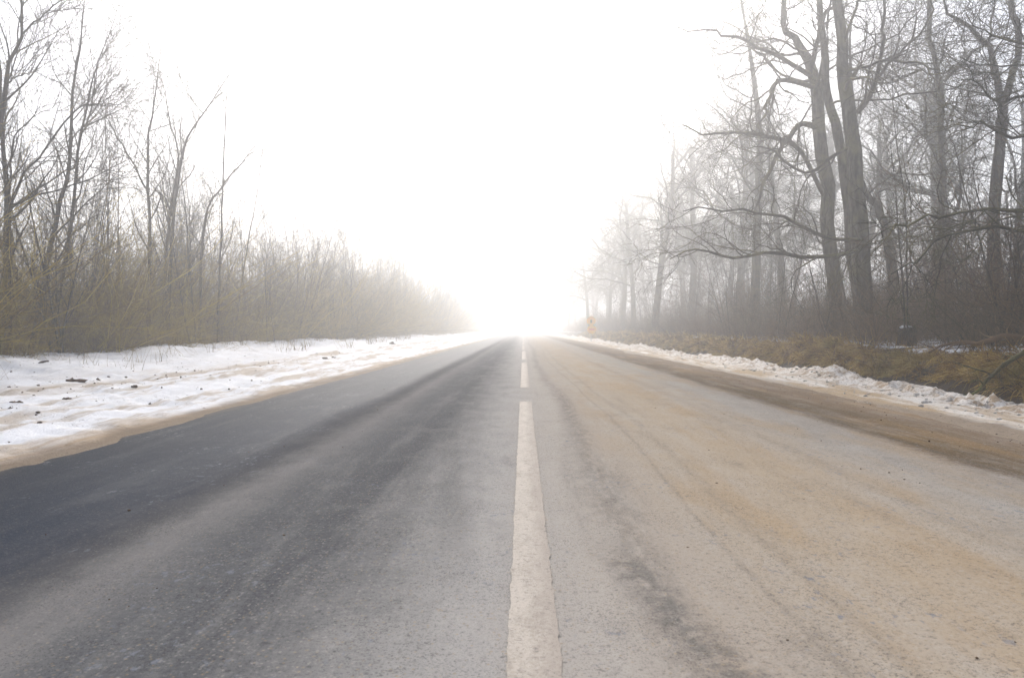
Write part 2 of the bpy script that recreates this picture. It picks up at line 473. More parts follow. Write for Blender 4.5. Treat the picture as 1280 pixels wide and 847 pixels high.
# ------------------------------------------------------------------ the setting
xs = np.unique(np.concatenate([[-380, -250, -150, -100, -70, -50, -38, -30, -24, -20, -17], np.arange(-15, -3.5, .35), [-3.0, 0, 4.0], np.arange(4.6, 6.4, .3),
                               np.arange(6.4, 9.4, .1), np.arange(9.5, 15, .35), [16, 18, 21, 25, 30, 40, 55, 75, 110, 160, 250, 380]]))
g = link("ground", grid_mesh("ground", xs, ysteps(-60, 390, .22, .02, 4), gz, M_GROUND))
tag(g, kind='structure')

road = link("road", grid_mesh("road", np.arange(-4.4, 5.41, .35), ysteps(-58, 388, 1.0, .05, 6), lambda X, Y: .0 * X - .012 * np.abs(X - .2) / 4, M_ROAD))
tag(road, kind='structure')

y = -8.2
k = 0
xl = np.linspace(-.048, .115, 4)
for y0, y1 in [(-9.0, 10.0)] + [(12.45 + 11.9 * i, 12.45 + 9.4 + 11.9 * i) for i in range(12)]:
    ml = link("road_marking", grid_mesh("road_marking", xl, np.arange(y0, y1 + .01, .02 if y0 < 14 else .5), lambda X, Y: 0 * X + .0045 - .012 * np.abs(X - .2) / 4, M_PAINT))
    if y0 < 14:
        cv = np.empty(len(ml.data.vertices) * 3, dtype=np.float32); ml.data.vertices.foreach_get("co", cv); cv = cv.reshape(-1, 3)
        jit = .010 * fbm(cv[:, 0] * 40, cv[:, 1] * 9, 3, 81) + .006 * vnoise(cv[:, 0] * 60, cv[:, 1] * 38, 83)
        cv[:, 0] += jit * np.where(cv[:, 0] > .03, 1.6, .8); ml.data.vertices.foreach_set("co", cv.ravel()); ml.data.update()
    tag(ml, kind='structure')

SLX = np.array([-11.2, -10.4, -9.6, -8.4, -7.4, -6.7, -6.2, -5.6, -5.1, -4.6, -4.15, -3.9, -3.6, -3.3])
SLZ = np.array([.30, .50, .53, .44, .37, .24, .20, .22, .17, .09, .055, .02, -.03, -.08])
def snow_l(X, Y):
    wv = .22 * fbm(X * 0 + 3, Y * .11, 3, 31) + .16 * fbm(X * .3, Y * .9, 3, 33)
    z = np.interp(X + wv * np.clip((-3.2 - X) / 1.6, .35, 1), SLX, SLZ)
    far = np.clip((-4.2 - X) / 1.2, 0, 1)
    up = np.clip((-6.8 - X) / 1.2, 0, 1)
    z = z + far * (.075 * fbm(X * 1.9, Y * .25, 4, 35) + .03 * fbm(X * 5, Y * 2.6, 3, 37)) + up * (.13 * fbm(X * .8, Y * .6, 4, 39) + .05 * fbm(X * 3.1, Y * 3.1, 3, 43))
    return z + .02 * fbm(X * 9, Y * 2.2, 3, 41) + .055 * fbm(X * 3.5, Y * 4.0, 4, 45) * np.clip((-3.7 - X) / .4, 0, 1)
sv = link("snow_verge", grid_mesh("snow_verge", np.arange(-11.2, -3.29, .055), ysteps(-8, 230, .06, .012, 2.0), snow_l, M_SNL))
tag(sv, kind='structure')

SRX = np.array([4.3, 4.65, 4.85, 5.15, 5.5, 5.75, 6.05, 6.35, 6.6, 6.9, 7.1])
SRZ = np.array([-.09, -.03, .015, .03, .04, .065, .10, .075, .0, -.08, -.16])
def snow_r(X, Y):
    wv = .30 * fbm(X * 0 + 3, Y * .16, 3, 51) + .16 * fbm(X * .3, Y * 1.1, 3, 53)
    z = np.interp(X + wv, SRX, SRZ)
    m = np.exp(-((X + wv - 6.1) / .42) ** 2)
    lump = np.abs(fbm(X * 2.4, Y * 2.0, 3, 55))
    return z + m * (.17 * lump + .13 * fbm(X * 6, Y * 5, 4, 57) + .10 * np.abs(fbm(X * 11, Y * 10, 2, 63)) + .26 * fbm(X * .5, Y * .42, 3, 59)) + .022 * fbm(X * 6, Y * 3.5, 3, 61)
sb = link("snow_bank", grid_mesh("snow_bank", np.arange(4.3, 7.11, .04), ysteps(-8, 230, .05, .011, 2.0), snow_r, M_SNR))
tag(sb, kind='structure')

# ------------------------------------------------------------------ big trees on the right
rs = np.random.default_rng(101)
def hero_oak(stems, label, seed, limbs, l_len, dens=1.0, t0=.3, bias=(-.05, 0, 0), extra=None, droop=0, name="oak_tree", K=18, ang=(48, 88)):
    r_ = np.random.default_rng(seed)
    P, Rd = hero(name, stems, None, r_, K)
    z0 = gz(P[:, 0, 0], P[:, 0, 1]) - .15
    P[:, 0, 2] = np.minimum(P[:, 0, 2], z0)
    loc = (float(P[0, 0, 0]), float(P[0, 0, 1]), float(z0[0] + .15))
    # roughen the stems
    P = P + np.concatenate([np.zeros((len(P), 1, 3)), r_.normal(size=(len(P), K - 1, 3)) * .035], 1)
    crown = oak_crown(r_, P, Rd, limbs, l_len, bias, t0, dens, droop, ang)
    if extra:
        E, Er = hero(name, extra, None, r_, 14)
        E = E + r_.normal(size=E.shape) * .075 * np.linspace(0, 1, 14)[None, :, None]
        crown.append((E, Er, 6))
        Er = Er * .8
        s, d, L, r = spawn(r_, E, Er, 13, .15, .98, 25, 70, l_len * .2, l_len * .42, .55, .4, .35)
        B, Br = grow(r_, s, d, L, np.clip(r, .008, .05), 9, .25, .02, .25)
        s, d, L, r = spawn(r_, B, Br, 6, .15, .98, 25, 65, l_len * .09, l_len * .2, .6, .3, .3)
        Cc, Cr = grow(r_, s, d, L, np.clip(r, .0045, .015), 6, .22, .03, .3)
        s, d, L, r = spawn(r_, Cc, Cr, 4, .15, .98, 25, 60, .2, .55, .7, .3, .3)
        D, Dr = grow(r_, s, d, L, np.clip(r, .0044, .007), 4, .2, .04, .5)
        crown += [(B, Br, 4), (Cc, Cr, 3), (D, Dr, 3)]
    t = build_tree(name, loc, trunk_stub(P, Rd), crown, M_OAK, M_OAKB, 12)
    return tag(t, label, "tree", "big bare trees on the right")

D0 = 20.0
hero_oak([[(1088, 432, D0, .42), (1078, 330, D0, .40), (1068, 200, D0, .34), (1060, 120, D0, .29), (1048, 40, D0, .24), (1040, -60, D0 + .2, .19), (1030, -190, D0 + .4, .1)]],
         "thickest dark bare trunk leaning left beside the roadside, forking near its foot", 1, 7, 6.5, .95, .35, (-.05, -.01, 0),
         extra=[[(1072, 140, D0, .14), (1082, 128, D0 - .3, .13), (1096, 100, D0 - .6, .10), (1104, 50, D0 - .8, .08), (1108, 10, D0 - 1, .06), (1100, -60, D0 - 1, .03)],
                [(1096, 100, D0 - .6, .08), (1112, 78, D0 - .6, .07), (1136, 55, D0 - .6, .06), (1160, 20, D0 - .8, .045), (1166, -40, D0 - .8, .02)],
                [(1078, 312, D0, .11), (1030, 322, D0 - .8, .10), (975, 317, D0 - 1.6, .08), (920, 323, D0 - 2.4, .06), (880, 315, D0 - 3.2, .045), (835, 322, D0 - 4, .02)],
                [(1082, 300, D0, .10), (1030, 296, D0 - .9, .08), (985, 275, D0 - 1.7, .07), (930, 268, D0 - 2.6, .05), (850, 262, D0 - 3.4, .02)]])
hero_oak([[(1080, 432, D0 + 1.6, .30), (1064, 270, D0 + 1.6, .28), (1050, 180, D0 + 1.6, .24), (1037, 130, D0 + 1.6, .21), (1030, 70, D0 + 1.6, .18), (1024, -10, D0 + 1.8, .14), (1010, -150, D0 + 2, .07)]],
         "slimmer grey trunk close behind the thickest leaning oak", 2, 6, 5.5, .8, .45, (-.05, .01, 0))
hero_oak([[(1046, 430, D0 + 3.2, .38), (1038, 300, D0 + 3.2, .36), (1028, 200, D0 + 3.2, .34), (1020, 120, D0 + 3.2, .31), (1012, 80, D0 + 3.2, .26), (992, 46, D0 + 3, .17), (980, 20, D0 + 3, .15), (985, -60, D0 + 3, .08)]],
         "bare oak with crooked limbs sweeping over the road, left of the leaning trunks", 3, 8, 6.5, .95, .4, (-.07, -.02, 0),
         extra=[[(1022, 160, D0 + 3.2, .16), (1000, 155, D0 + 2.6, .14), (985, 175, D0 + 2, .12), (970, 195, D0 + 1.6, .10), (955, 230, D0 + 1.4, .08), (945, 255, D0 + 1.2, .05)],
                [(1020, 110, D0 + 3.2, .14), (980, 100, D0 + 2.4, .12), (962, 115, D0 + 1.8, .10), (956, 140, D0 + 1.6, .07), (948, 165, D0 + 1.4, .03)],
                [(1014, 95, D0 + 3.2, .14), (975, 72, D0 + 2.4, .11), (940, 55, D0 + 1.2, .08), (900, 40, D0, .05), (850, 30, D0 - 1, .02)],
                [(1030, 245, D0 + 3.2, .13), (1005, 195, D0 + 2.6, .12), (985, 175, D0 + 2, .11), (940, 168, D0 + 1, .08), (890, 165, D0, .05), (840, 150, D0 - 1, .02)],
                [(1014, 90, D0 + 3.2, .14), (1020, 55, D0 + 2.8, .12), (1030, 20, D0 + 2.4, .10), (1060, -10, D0 + 2, .07), (1080, -60, D0 + 2, .03)]])
hero_oak([[(1118, 432, D0 + 4, .28), (1110, 296, D0 + 4, .25), (1088, 250, D0 + 4, .2), (1070, 215, D0 + 4.2, .16), (1065, 120, D0 + 4.4, .10), (1062, 20, D0 + 4.4, .05)]],
         "short crooked trunk bending left, seen right of the thickest oak", 4, 4, 4.5, .7, .35, (.03, .02, 0))
hero_oak([[(1178, 432, 24, .20), (1177, 265, 24, .18), (1178, 160, 24, .165), (1174, 99, 24, .155), (1162, 42, 24, .13), (1164, -5, 24, .12), (1168, -120, 24, .06)]],
         "smooth straight grey trunk standing alone, with one limb rising right", 5, 4, 4.0, .6, .45, (-.02, 0, 0),
         extra=[[(1180, 102, 24, .10), (1200, 82, 23.8, .085), (1226, 58, 23.5, .07), (1240, 20, 23.5, .05), (1246, -40, 23.5, .02)]])
hero_oak([[(1240, 432, 21, .26), (1243, 262, 21, .235), (1250, 170, 21, .21), (1254, 135, 21, .20), (1248, 105, 21, .155), (1240, 64, 21, .13), (1216, 38, 21, .10), (1186, 20, 21, .07), (1170, -20, 21, .03)],
          [(1242, 432, 21.05, .20), (1245, 262, 21.05, .19), (1251, 170, 21.05, .19), (1256, 130, 21.05, .18), (1268, 82, 21, .15), (1276, 40, 21, .15), (1262, 0, 21, .13), (1256, -70, 21, .09), (1250, -170, 21, .04)]],
         "forked trunk splitting into a wide Y near the edge of the wood", 6, 6, 5.0, .8, .35, (-.03, -.01, 0))
hero_oak([[(943, 428, 33, .36), (946, 320, 33, .34), (948, 240, 33, .30), (950, 180, 33, .25), (944, 100, 33, .18), (930, 20, 33, .1), (920, -60, 33, .05)]],
         "fog-pale upright trunk between the road and the leaning oaks", 7, 10, 7.0, .9, .22, (-.06, -.01, 0))
# the tree that stands just outside the frame and sends its twiggy limbs over the bank
hero_oak([[(1390, 440, 12.2, .22), (1388, 300, 12.2, .20), (1400, 100, 12.2, .17), (1395, -120, 12.2, .13), (1380, -500, 12.2, .05)]],
         "tree at the right picture edge, only its dark twiggy limbs reaching over the bank", 8, 7, 4.6, 1.0, .12, (-.10, -.01, -.01),
         extra=[[(1392, 290, 12.2, .08), (1300, 268, 12, .065), (1230, 262, 11.8, .05), (1180, 270, 11.6, .04), (1130, 285, 11.4, .03), (1095, 310, 11.2, .012)],
                [(1392, 270, 12.2, .08), (1310, 290, 12, .06), (1240, 285, 11.6, .045), (1170, 305, 11.2, .03), (1120, 340, 11, .012)],
                [(1395, 190, 12.2, .08), (1310, 170, 12.4, .06), (1240, 165, 12.6, .04), (1190, 150, 12.8, .015)],
                [(1395, 120, 12.2, .07), (1310, 110, 12.4, .05), (1250, 125, 12.6, .035), (1200, 100, 12.8, .012)],
                [(1395, 40, 12.2, .07), (1310, 60, 12.4, .05), (1260, 50, 12.6, .035), (1210, 20, 12.8, .012)]])

# ---- wood behind: copies of four oaks
def generic_oak(seed, h, lean):
    r_ = np.random.default_rng(seed)
    P, Rd = grow(r_, np.zeros((1, 3)), np.array([[lean, 0, 1.0]]), np.array([h * .62]), np.array([.0125 * h]), 14, .05, .05, .5)
    s, d, L, r = spawn(r_, P, Rd, 9, .32, 1.0, 18, 62, h * .34, h * .50, .55, .25)
    A, Ar = grow(r_, s, d, L, np.clip(r, .025, .085), 14, .22, .045, .15)
    s, d, L, r = spawn(r_, P, Rd, 5, .22, .8, 60, 95, h * .16, h * .3, .35, .2)
    A2, A2r = grow(r_, s, d, L, np.clip(r, .02, .05), 14, .24, .02, .15)
    A = np.concatenate([A, A2]); Ar = np.concatenate([Ar, A2r])
    s, d, L, r = spawn(r_, A, Ar, 11, .16, .98, 25, 65, h * .09, h * .19, .5, .45, .2)
    B, Br = grow(r_, s, d, L, np.clip(r, .008, .04), 9, .2, .025, .2)
    s, d, L, r = spawn(r_, B, Br, 7, .12, .98, 25, 68, h * .035, h * .08, .6, .3, .3)
    Cc, Cr = grow(r_, s, d, L, np.clip(r, .007, .014), 6, .2, .03, .3)
    s, d, L, r = spawn(r_, Cc, Cr, 4, .15, .98, 25, 60, .25, .7, .7, .3, .3)
    D, Dr = grow(r_, s, d, L, np.clip(r, .005, .008), 4, .2, .04, .5)
    return P, Rd, [(A, Ar, 6), (B, Br, 4), (Cc, Cr, 3), (D, Dr, 3)]
oak_src = []
spots = []
rs = np.random.default_rng(55)
yy = 30.0
while yy < 190 and len(spots) < 62:
    for xb in (10.5, 17.0, 25):
        if (yy > 120 and xb > 20) or (yy < 44 and xb < 14): continue
        spots.append((xb + rs.uniform(-1.8, 2.6), yy + rs.uniform(-2.5, 2.5)))
    yy += 4.6 + yy * .055
spots += [(22, 27), (31, 33), (27, 21), (14, -6), (12, -18), (20, -3)]
for i in range(4):
    h = (18, 20.5, 16.5, 19)[i]
    P, Rd, crown = generic_oak(200 + i, h, (-.05, .04, 0, -.09)[i])
    t = build_tree("woodland_tree", (0, 0, 0), trunk_stub(P, Rd), crown, M_OAK, M_OAKB, 8)
    tag(t, "tall bare tree fading into the fog among others of the right-hand wood", "tree", "foggy trees of the right-hand wood")
    oak_src.append(t)
for i, (x, y_) in enumerate(spots):
    s = rs.uniform(.84, 1.1) * (1 + .2 * min(1, max(0, (y_ - 34) / 12)))
    loc = (x, y_, float(gz(x, y_)) - .1)
    rot = rs.uniform(-.6, .6)
    if i < 4:
        o = oak_src[i]; o.location = loc; o.rotation_euler = (0, 0, rot)
    else:
        copy_tree(oak_src[i % 4], loc, rot, (s, s, s))

# ------------------------------------------------------------------ slender trees on the left
def slim_crown(rs_, P, Rd, m, L, dens=1.0):
    s, d, Ln, r = spawn(rs_, P, Rd, m, .16, .96, 22, 48, L * .6, L, .5, .55)
    A, Ar = grow(rs_, s, d, Ln, np.clip(r, .008, .035), 9, .10, .05, .2)
    s, d, Ln, r = spawn(rs_, A, Ar, max(2, int(6 * dens)), .15, .97, 22, 55, L * .2, L * .42, .55, .35)
    B, Br = grow(rs_, s, d, Ln, np.clip(r, .0052, .014), 6, .13, .045, .3)
    s, d, Ln, r = spawn(rs_, B, Br, max(2, int(4 * dens)), .15, .97, 25, 60, .2, .55, .6, .3)
    D, Dr = grow(rs_, s, d, Ln, np.clip(r, .0036, .0055), 4, .16, .04, .5)
    return [(A, Ar, 5), (B, Br, 3), (D, Dr, 3)]

def hero_slim(stems, label, seed, m, L, dens=1.0, K=14):
    r_ = np.random.default_rng(seed)
    P, Rd = hero("slender_tree", stems, None, r_, K, .46)
    z0 = gz(P[:, 0, 0], P[:, 0, 1]) - .12
    low = P[:, 0, 2] < 1.5
    P[low, 0, 2] = np.minimum(P[low, 0, 2], z0[low])
    loc = (float(P[0, 0, 0]), float(P[0, 0, 1]), float(z0[0] + .12))
    P = P + np.concatenate([np.zeros((len(P), 1, 3)), r_.normal(size=(len(P), K - 1, 3)) * .015], 1)
    t = build_tree("slender_tree", loc, (P, Rd), slim_crown(r_, P, Rd, int(m * 1.6), L, dens * 1.1), M_SAP, M_SAPB, 8)
    return tag(t, label, "tree", "slender bare trees on the left")

Y1 = 14.5
hero_slim([[(10, 448, Y1, .15), (9, 350, Y1, .145), (9, 262, Y1, .13), (6, 200, Y1, .09), (2, 110, Y1 - .3, .05), (-10, 20, Y1 - .5, .02)],
           [(9, 268, Y1, .07), (28, 222, Y1, .055), (50, 195, Y1 - .2, .045), (92, 140, Y1 - .4, .035), (110, 131, Y1 - .5, .025), (140, 135, Y1 - .7, .01)],
           [(9, 262, Y1, .05), (14, 215, Y1, .04), (16, 175, Y1, .03), (40, 150, Y1, .02), (75, 128, Y1, .008)],
           [(9, 258, Y1, .06), (50, 243, Y1 - .3, .04), (90, 232, Y1 - .5, .03), (130, 215, Y1 - .8, .02), (160, 200, Y1 - 1, .008)]],
          "dark bare tree at the left edge with a burst of arching branches", 11, 7, 2.4)
hero_slim([[(36, 446, 15.5, .12), (50, 380, 15.5, .115), (67, 290, 15.5, .10), (80, 235, 15.5, .085), (88, 190, 15.5, .075), (92, 106, 15.5, .06), (101, 53, 15.5, .04), (107, -10, 15.5, .015)]],
          "slim dark trunk rising with a slight S bend through the left thicket", 12, 10, 2.6)
hero_slim([[(62, 446, 16, .10), (78, 340, 16, .09), (92, 250, 16, .075), (99, 175, 16, .06), (104, 150, 16, .05), (124, 70, 16, .025), (150, 25, 16, .01)],
           [(99, 175, 16, .045), (112, 140, 16, .035), (128, 60, 16, .012)]],
          "slim bare tree forking in a narrow V beside the S-bent trunk", 13, 9, 2.5)
hero_slim([[(-42, 446, 13.2, .16), (-30, 330, 13.2, .15), (-8, 190, 13.2, .11), (6, 110, 13.2, .08), (16, 72, 13.2, .07), (28, 42, 13.2, .055), (26, 0, 13.2, .045), (20, -90, 13.2, .02)],
           [(28, 43, 13.2, .04), (50, 22, 13, .03), (82, 0, 12.8, .02), (120, -20, 12.6, .008)],
           [(5, 110, 13.2, .04), (20, 96, 13.1, .03), (50, 90, 13, .012)]],
          "tree leaning in from the left edge, its dark fork highest in the corner", 14, 8, 2.4)
hero_slim([[(186, 440, 20, .11), (188, 340, 20, .10), (184, 227, 20, .08), (186, 170, 20, .065), (194, 120, 20, .045), (200, 60, 20, .015)],
           [(186, 240, 20, .06), (160, 195, 20, .05), (140, 160, 20, .035), (122, 125, 20, .012)]],
          "grey sapling with two rods spreading left, before the tallest left clump", 15, 9, 2.4)
hero_slim([[(210, 438, 21, .12), (212, 330, 21, .11), (218, 260, 21, .095), (227, 195, 21, .08), (238, 165, 21, .06), (256, 140, 21, .05), (275, 110, 21, .035), (296, 78, 21, .012)],
           [(206, 438, 21.3, .10), (207, 330, 21.3, .09), (212, 270, 21.3, .08), (222, 200, 21.3, .06), (212, 150, 21.3, .04), (200, 90, 21.3, .012)],
           [(254, 142, 21, .035), (236, 120, 21, .028), (224, 90, 21, .02), (216, 55, 21, .008)]],
          "tallest of the pale grey clumps on the left, crown spreading into a fan", 16, 11, 2.8)
hero_slim([[(248, 438, 22, .09), (256, 280, 22, .075), (278, 233, 22, .06), (300, 205, 22, .045), (322, 185, 22, .02)]],
          "sapling leaning right towards the road from the left thicket", 17, 9, 2.0)
hero_slim([[(272, 437, 23, .085), (276, 283, 23, .07), (281, 170, 23, .05), (283, 110, 23, .02)]],
          "straight thin grey pole beside the sapling that leans towards the road", 18, 8, 2.0)

slim_src = []
for i in range(5):
    r_ = np.random.default_rng(300 + i)
    n = (1, 3, 2, 4, 2)[i]
    h = (9.2, 8.4, 10.2, 7.6, 9.0)[i]
    d0 = np.stack([r_.normal(size=n) * .13, r_.normal(size=n) * .13, np.ones(n)], -1)
    P, Rd = grow(r_, r_.normal(size=(n, 3)) * np.array([.22, .22, 0]), d0, h * r_.uniform(.75, 1.05, n), r_.uniform(.028, .05, n), 12, .045, .035, .12)
    t = build_tree("slender_tree", (0, 0, 0), (P, Rd), slim_crown(r_, P, Rd, 15, 2.5, 1.15), M_SAP, M_SAPB, 7)
    tag(t, "thin bare sapling standing in the thicket along the left snow verge", "tree", "saplings in the left thicket")
    slim_src.append(t)
rs = np.random.default_rng(77)
spots = []
yy = 11.0
while yy < 175:
    for xb in (-10.6, -12.8, -15.6):
        if yy > 90 and xb < -14: continue
        spots.append((xb + rs.uniform(-1, .9), yy + rs.uniform(-1.0, 1.0)))
    yy += 1.4 + yy * .021
spots += [(-11, -6), (-12, -14), (-11, 2), (-12, 6)]
for i, (x, y_) in enumerate(spots):
    s = rs.uniform(.56, .92) * (1 + .28 * min(1, max(0, (y_ - 24) / 20)))
    loc = (x, y_, float(gz(x, y_)) - .08)
    o = slim_src[i] if i < 5 else copy_tree(slim_src[int(rs.integers(5))], loc, 0, (1, 1, 1))
    o.location = loc; o.rotation_euler = (0, 0, rs.uniform(0, 6.28)); o.scale = (s, s, s * rs.uniform(.9, 1.15))

rs = np.random.default_rng(79)
spots = []
yy = 11.5
while yy < 85:
    for xb in (9.3, 11.5, 14.5):
        spots.append((xb + rs.uniform(-.6, 1.2), yy + rs.uniform(-1.2, 1.2)))
    yy += 2.6 + yy * .035
for i, (x, y_) in enumerate(spots):
    o = copy_tree(slim_src[int(rs.integers(5))], (x, y_, float(gz(x, y_)) - .08), rs.uniform(0, 6.28), (1, 1, 1))
    s = rs.uniform(.4, .8)
    o.scale = (s, s, s); o.name = "bank_sapling"
    tag(o, "thin bare sapling in the undergrowth on top of the right bank", "tree", "saplings on the right bank")

# ------------------------------------------------------------------ shrubs
def shrub_mesh(seed, n, h, spread, twig, mat, arch=0.0):
    r_ = np.random.default_rng(seed)
    nc = 7
    ca = r_.uniform(0, 2 * math.pi, nc); cr = np.sqrt(r_.random(nc)) * spread * .6
    ci = r_.integers(0, nc, n); a = ca[ci] + r_.normal(size=n) * .5
    s = np.stack([np.cos(ca[ci]) * cr[ci], np.sin(ca[ci]) * cr[ci], np.full(n, -.08)], -1) + r_.normal(size=(n, 3)) * np.array([.07, .07, 0])
    d = np.stack([np.cos(a) * .3, np.sin(a) * .3, np.ones(n)], -1) + r_.normal(size=(n, 3)) * .33
    L0 = h * r_.uniform(.35, 1.15, n)
    P, Rd = grow(r_, s, d, L0, .003 + .0034 * L0 * r_.random(n) ** 2 + .0018 * L0, 9, .12, .03 - arch, .2)
    sets = [(P, Rd, 4)]
    s, d, L, r = spawn(r_, P, Rd, twig, .08, .97, 28, 82, h * .14, h * .42, .6, .35)
    A, Ar = grow(r_, s, d, L, np.clip(r, .003, .008), 6, .22, .02 - arch, .3)
    sets.append((A, Ar, 3))
    s, d, L, r = spawn(r_, A, Ar, 4, .12, .97, 25, 75, h * .05, h * .16, .7, .3)
    B, Br = grow(r_, s, d, L, np.clip(r, .0024, .0045), 4, .24, .02, .5)
    sets.append((B, Br, 3))
    v, f = tubes(sets)
    return mesh_np("shrub", v, f, mat)

def scatter_shrubs(name, meshes, spots, rs_, label, cat, group, smin, smax):
    for (x, y_, k) in spots:
        o = link(name, meshes[int(rs_.integers(len(meshes)))])
        s = rs_.uniform(smin, smax) * k
        o.location = (x, y_, float(gz(x, y_)) - .03)
        o.rotation_euler = (rs_.normal() * .05, rs_.normal() * .05, rs_.uniform(0, 6.28))
        o.scale = (s * rs_.uniform(.9, 1.3), s * rs_.uniform(.9, 1.3), s)
        tag(o, label, cat, group)

olive = [shrub_mesh(400 + i, (62, 56, 48, 60, 52, 46)[i], (3.6, 2.8, 4.4, 2.2, 3.2, 3.9)[i], 1.2, 9, (M_OLIVE, M_OLIVE, M_OLIVE, M_OLIVE, M_DULL, M_OLIVE)[i], (.01, .05, .0, .09, .03, .02)[i]) for i in range(6)]
rs = np.random.default_rng(88)
spots = []
yy = 9.5
while yy < 170:
    for xb, k in ((-10.2, .8), (-11.6, 1.05), (-13.4, 1.2)):
        if yy > 75 and xb < -13: continue
        spots.append((xb + rs.uniform(-.45, .45), yy + rs.uniform(-.5, .5), k * (1 + .35 * min(1, max(0, (yy - 22) / 25)))))
    yy += 1.15 + yy * .02
spots += [(-11.5, -3, .9), (-12, 1, .8), (-12, 4, .7), (-12, 7, .7), (-13, 8.5, .9)]
scatter_shrubs("thicket_shrub", olive, spots, rs, "olive-brown leafless shrub in the dense thicket edging the left snow verge", "shrub", "shrubs of the left thicket", .8, 1.2)
print("left shrubs", len(spots))

brown = [shrub_mesh(500 + i, (44, 36, 46, 38, 30)[i], (2.3, 3.1, 1.6, 2.6, 3.8)[i], 1.1, 9, (M_BROWN, M_BROWN, M_BROWN, M_DULL, M_BROWN)[i], (.03, .01, .08, .06, .0)[i]) for i in range(5)]
spots = []
yy = 10.0
while yy < 160:
    for xb, k in ((8.75, .62), (9.9, .95), (11.6, 1.15), (14.0, 1.3)):
        if yy > 60 and xb > 12: continue
        spots.append((xb + rs.uniform(-.4, .5), yy + rs.uniform(-.5, .5), k))
    yy += 1.35 + yy * .022
spots += [(9.5, 7.5, .8), (9.2, 5, .8), (9.5, 2, .8), (11, 8, 1.1)]
scatter_shrubs("bramble_bush", brown, spots, rs, "red-brown leafless bush in the undergrowth on top of the grassy bank", "bush", "bushes on the right bank", .75, 1.25)
print("right shrubs", len(spots))

# ------------------------------------------------------------------ dry grass
def blades(rs_, base, d0, L, wdt, K=4, sag=.35):
    N = len(base)
    P = np.zeros((N, K, 3)); P[:, 0] = base; d = norm(d0); step = (L / (K - 1))[:, None]
    for k in range(1, K):
        d = d.copy(); d[:, 2] -= sag * rs_.uniform(.6, 1.4, N); d = norm(d + rs_.normal(size=(N, 3)) * .1)
        P[:, k] = P[:, k - 1] + d * step
    side = norm(np.stack([-d0[:, 1], d0[:, 0], 0 * d0[:, 0]], -1) + rs_.normal(size=(N, 3)) * .5)
    w = wdt[:, None] * np.linspace(1, .15, K)[None, :]
    V = np.stack([P - side[:, None] * w[..., None], P + side[:, None] * w[..., None]], 2).reshape(-1, 3)
    b = (np.arange(N)[:, None] * K + np.arange(K - 1)[None, :]) * 2
    f = np.stack([b, b + 1, b + 3, b + 2], -1).reshape(-1, 4)
    return V, f

rs = np.random.default_rng(66)
NT_ = 5200
ty = 5 + 85 * rs.random(NT_) ** 1.8
tx = 7.02 + 1.25 * rs.random(NT_) ** .85
ok = (tx < 7.85) | (fbm(tx * .9, ty * .7, 2, 73) > .12)
tx, ty = tx[ok], ty[ok]
nb = 24
tl = rs.uniform(.26, .58, len(tx)) * (1 + .8 * fbm(tx * 1.2, ty * .8, 2, 71))
taz = 1.2 * fbm(tx * 1.2, ty * 1.2, 2, 75)
xb = np.repeat(tx, nb) + rs.normal(size=len(tx) * nb) * .035
yb = np.repeat(ty, nb) + rs.normal(size=len(tx) * nb) * .06
base = np.stack([xb, yb, gz(xb, yb) - .02], -1); n = len(base)
lean = rs.normal(size=(n, 3)) * .5
d0 = np.stack([-.65 + lean[:, 0], np.repeat(taz, nb) + lean[:, 1], .95 + 0 * xb], -1)
L = np.repeat(tl, nb) * rs.uniform(.55, 1.15, n)
V, f = blades(rs, base, d0, L, np.clip(yb * .0006, .008, .022) * rs.uniform(.6, 1.4, n), 6, .34)
gr = link("dry_grass", mesh_np("dry_grass", V, f, M_BANK, False))
tag(gr, "long dry brown grass drooping down the right roadside bank", "grass", None, "stuff")

N = 7500
yb = 9 + 110 * rs.random(N) ** 1.8; xb = -9.9 + .55 * rs.normal(size=N)
kp = (xb > -11.3) & ((xb < -9.75) | (rs.random(N) < .05))
cx_, cy_ = rs.uniform(-9.4, -6.9, 70), 9 + 45 * rs.random(70) ** 1.7
xb = np.concatenate([xb[kp], np.repeat(cx_, 9) + rs.normal(size=630) * .09]); yb = np.concatenate([yb[kp], np.repeat(cy_, 9) + rs.normal(size=630) * .12]); n = len(xb)
base = np.stack([xb, yb, np.maximum(gz(xb, yb), snow_l(xb, yb)) - .03], -1)
d0 = np.stack([rs.normal(size=n) * .3, rs.normal(size=n) * .3, np.ones(n)], -1)
V, f = blades(rs, base, d0, rs.uniform(.15, .6, n), np.clip(yb * .0003, .003, .012), 4, .08)
wd = link("dead_weeds", mesh_np("dead_weeds", V, f, M_GRASS, False))
tag(wd, "thin dead weed stalks poking out of the snow along the left thicket", "weeds", None, "stuff")

N = 5000
yb = 8 + 80 * rs.random(N) ** 1.7; xb = 8.25 + .45 * np.abs(rs.normal(size=N)); n = N
base = np.stack([xb, yb, gz(xb, yb) - .03], -1)
d0 = np.stack([rs.normal(size=n) * .4 - .15, rs.normal(size=n) * .4, np.ones(n)], -1)
V, f = blades(rs, base, d0, rs.uniform(.15, .75, n), np.clip(yb * .0002, .0022, .01), 4, .10)
wd = link("dead_stalks", mesh_np("dead_stalks", V, f, M_BROWN, False))
tag(wd, "thin brown stalks standing in the patchy snow on top of the right bank", "stalks", None, "stuff")

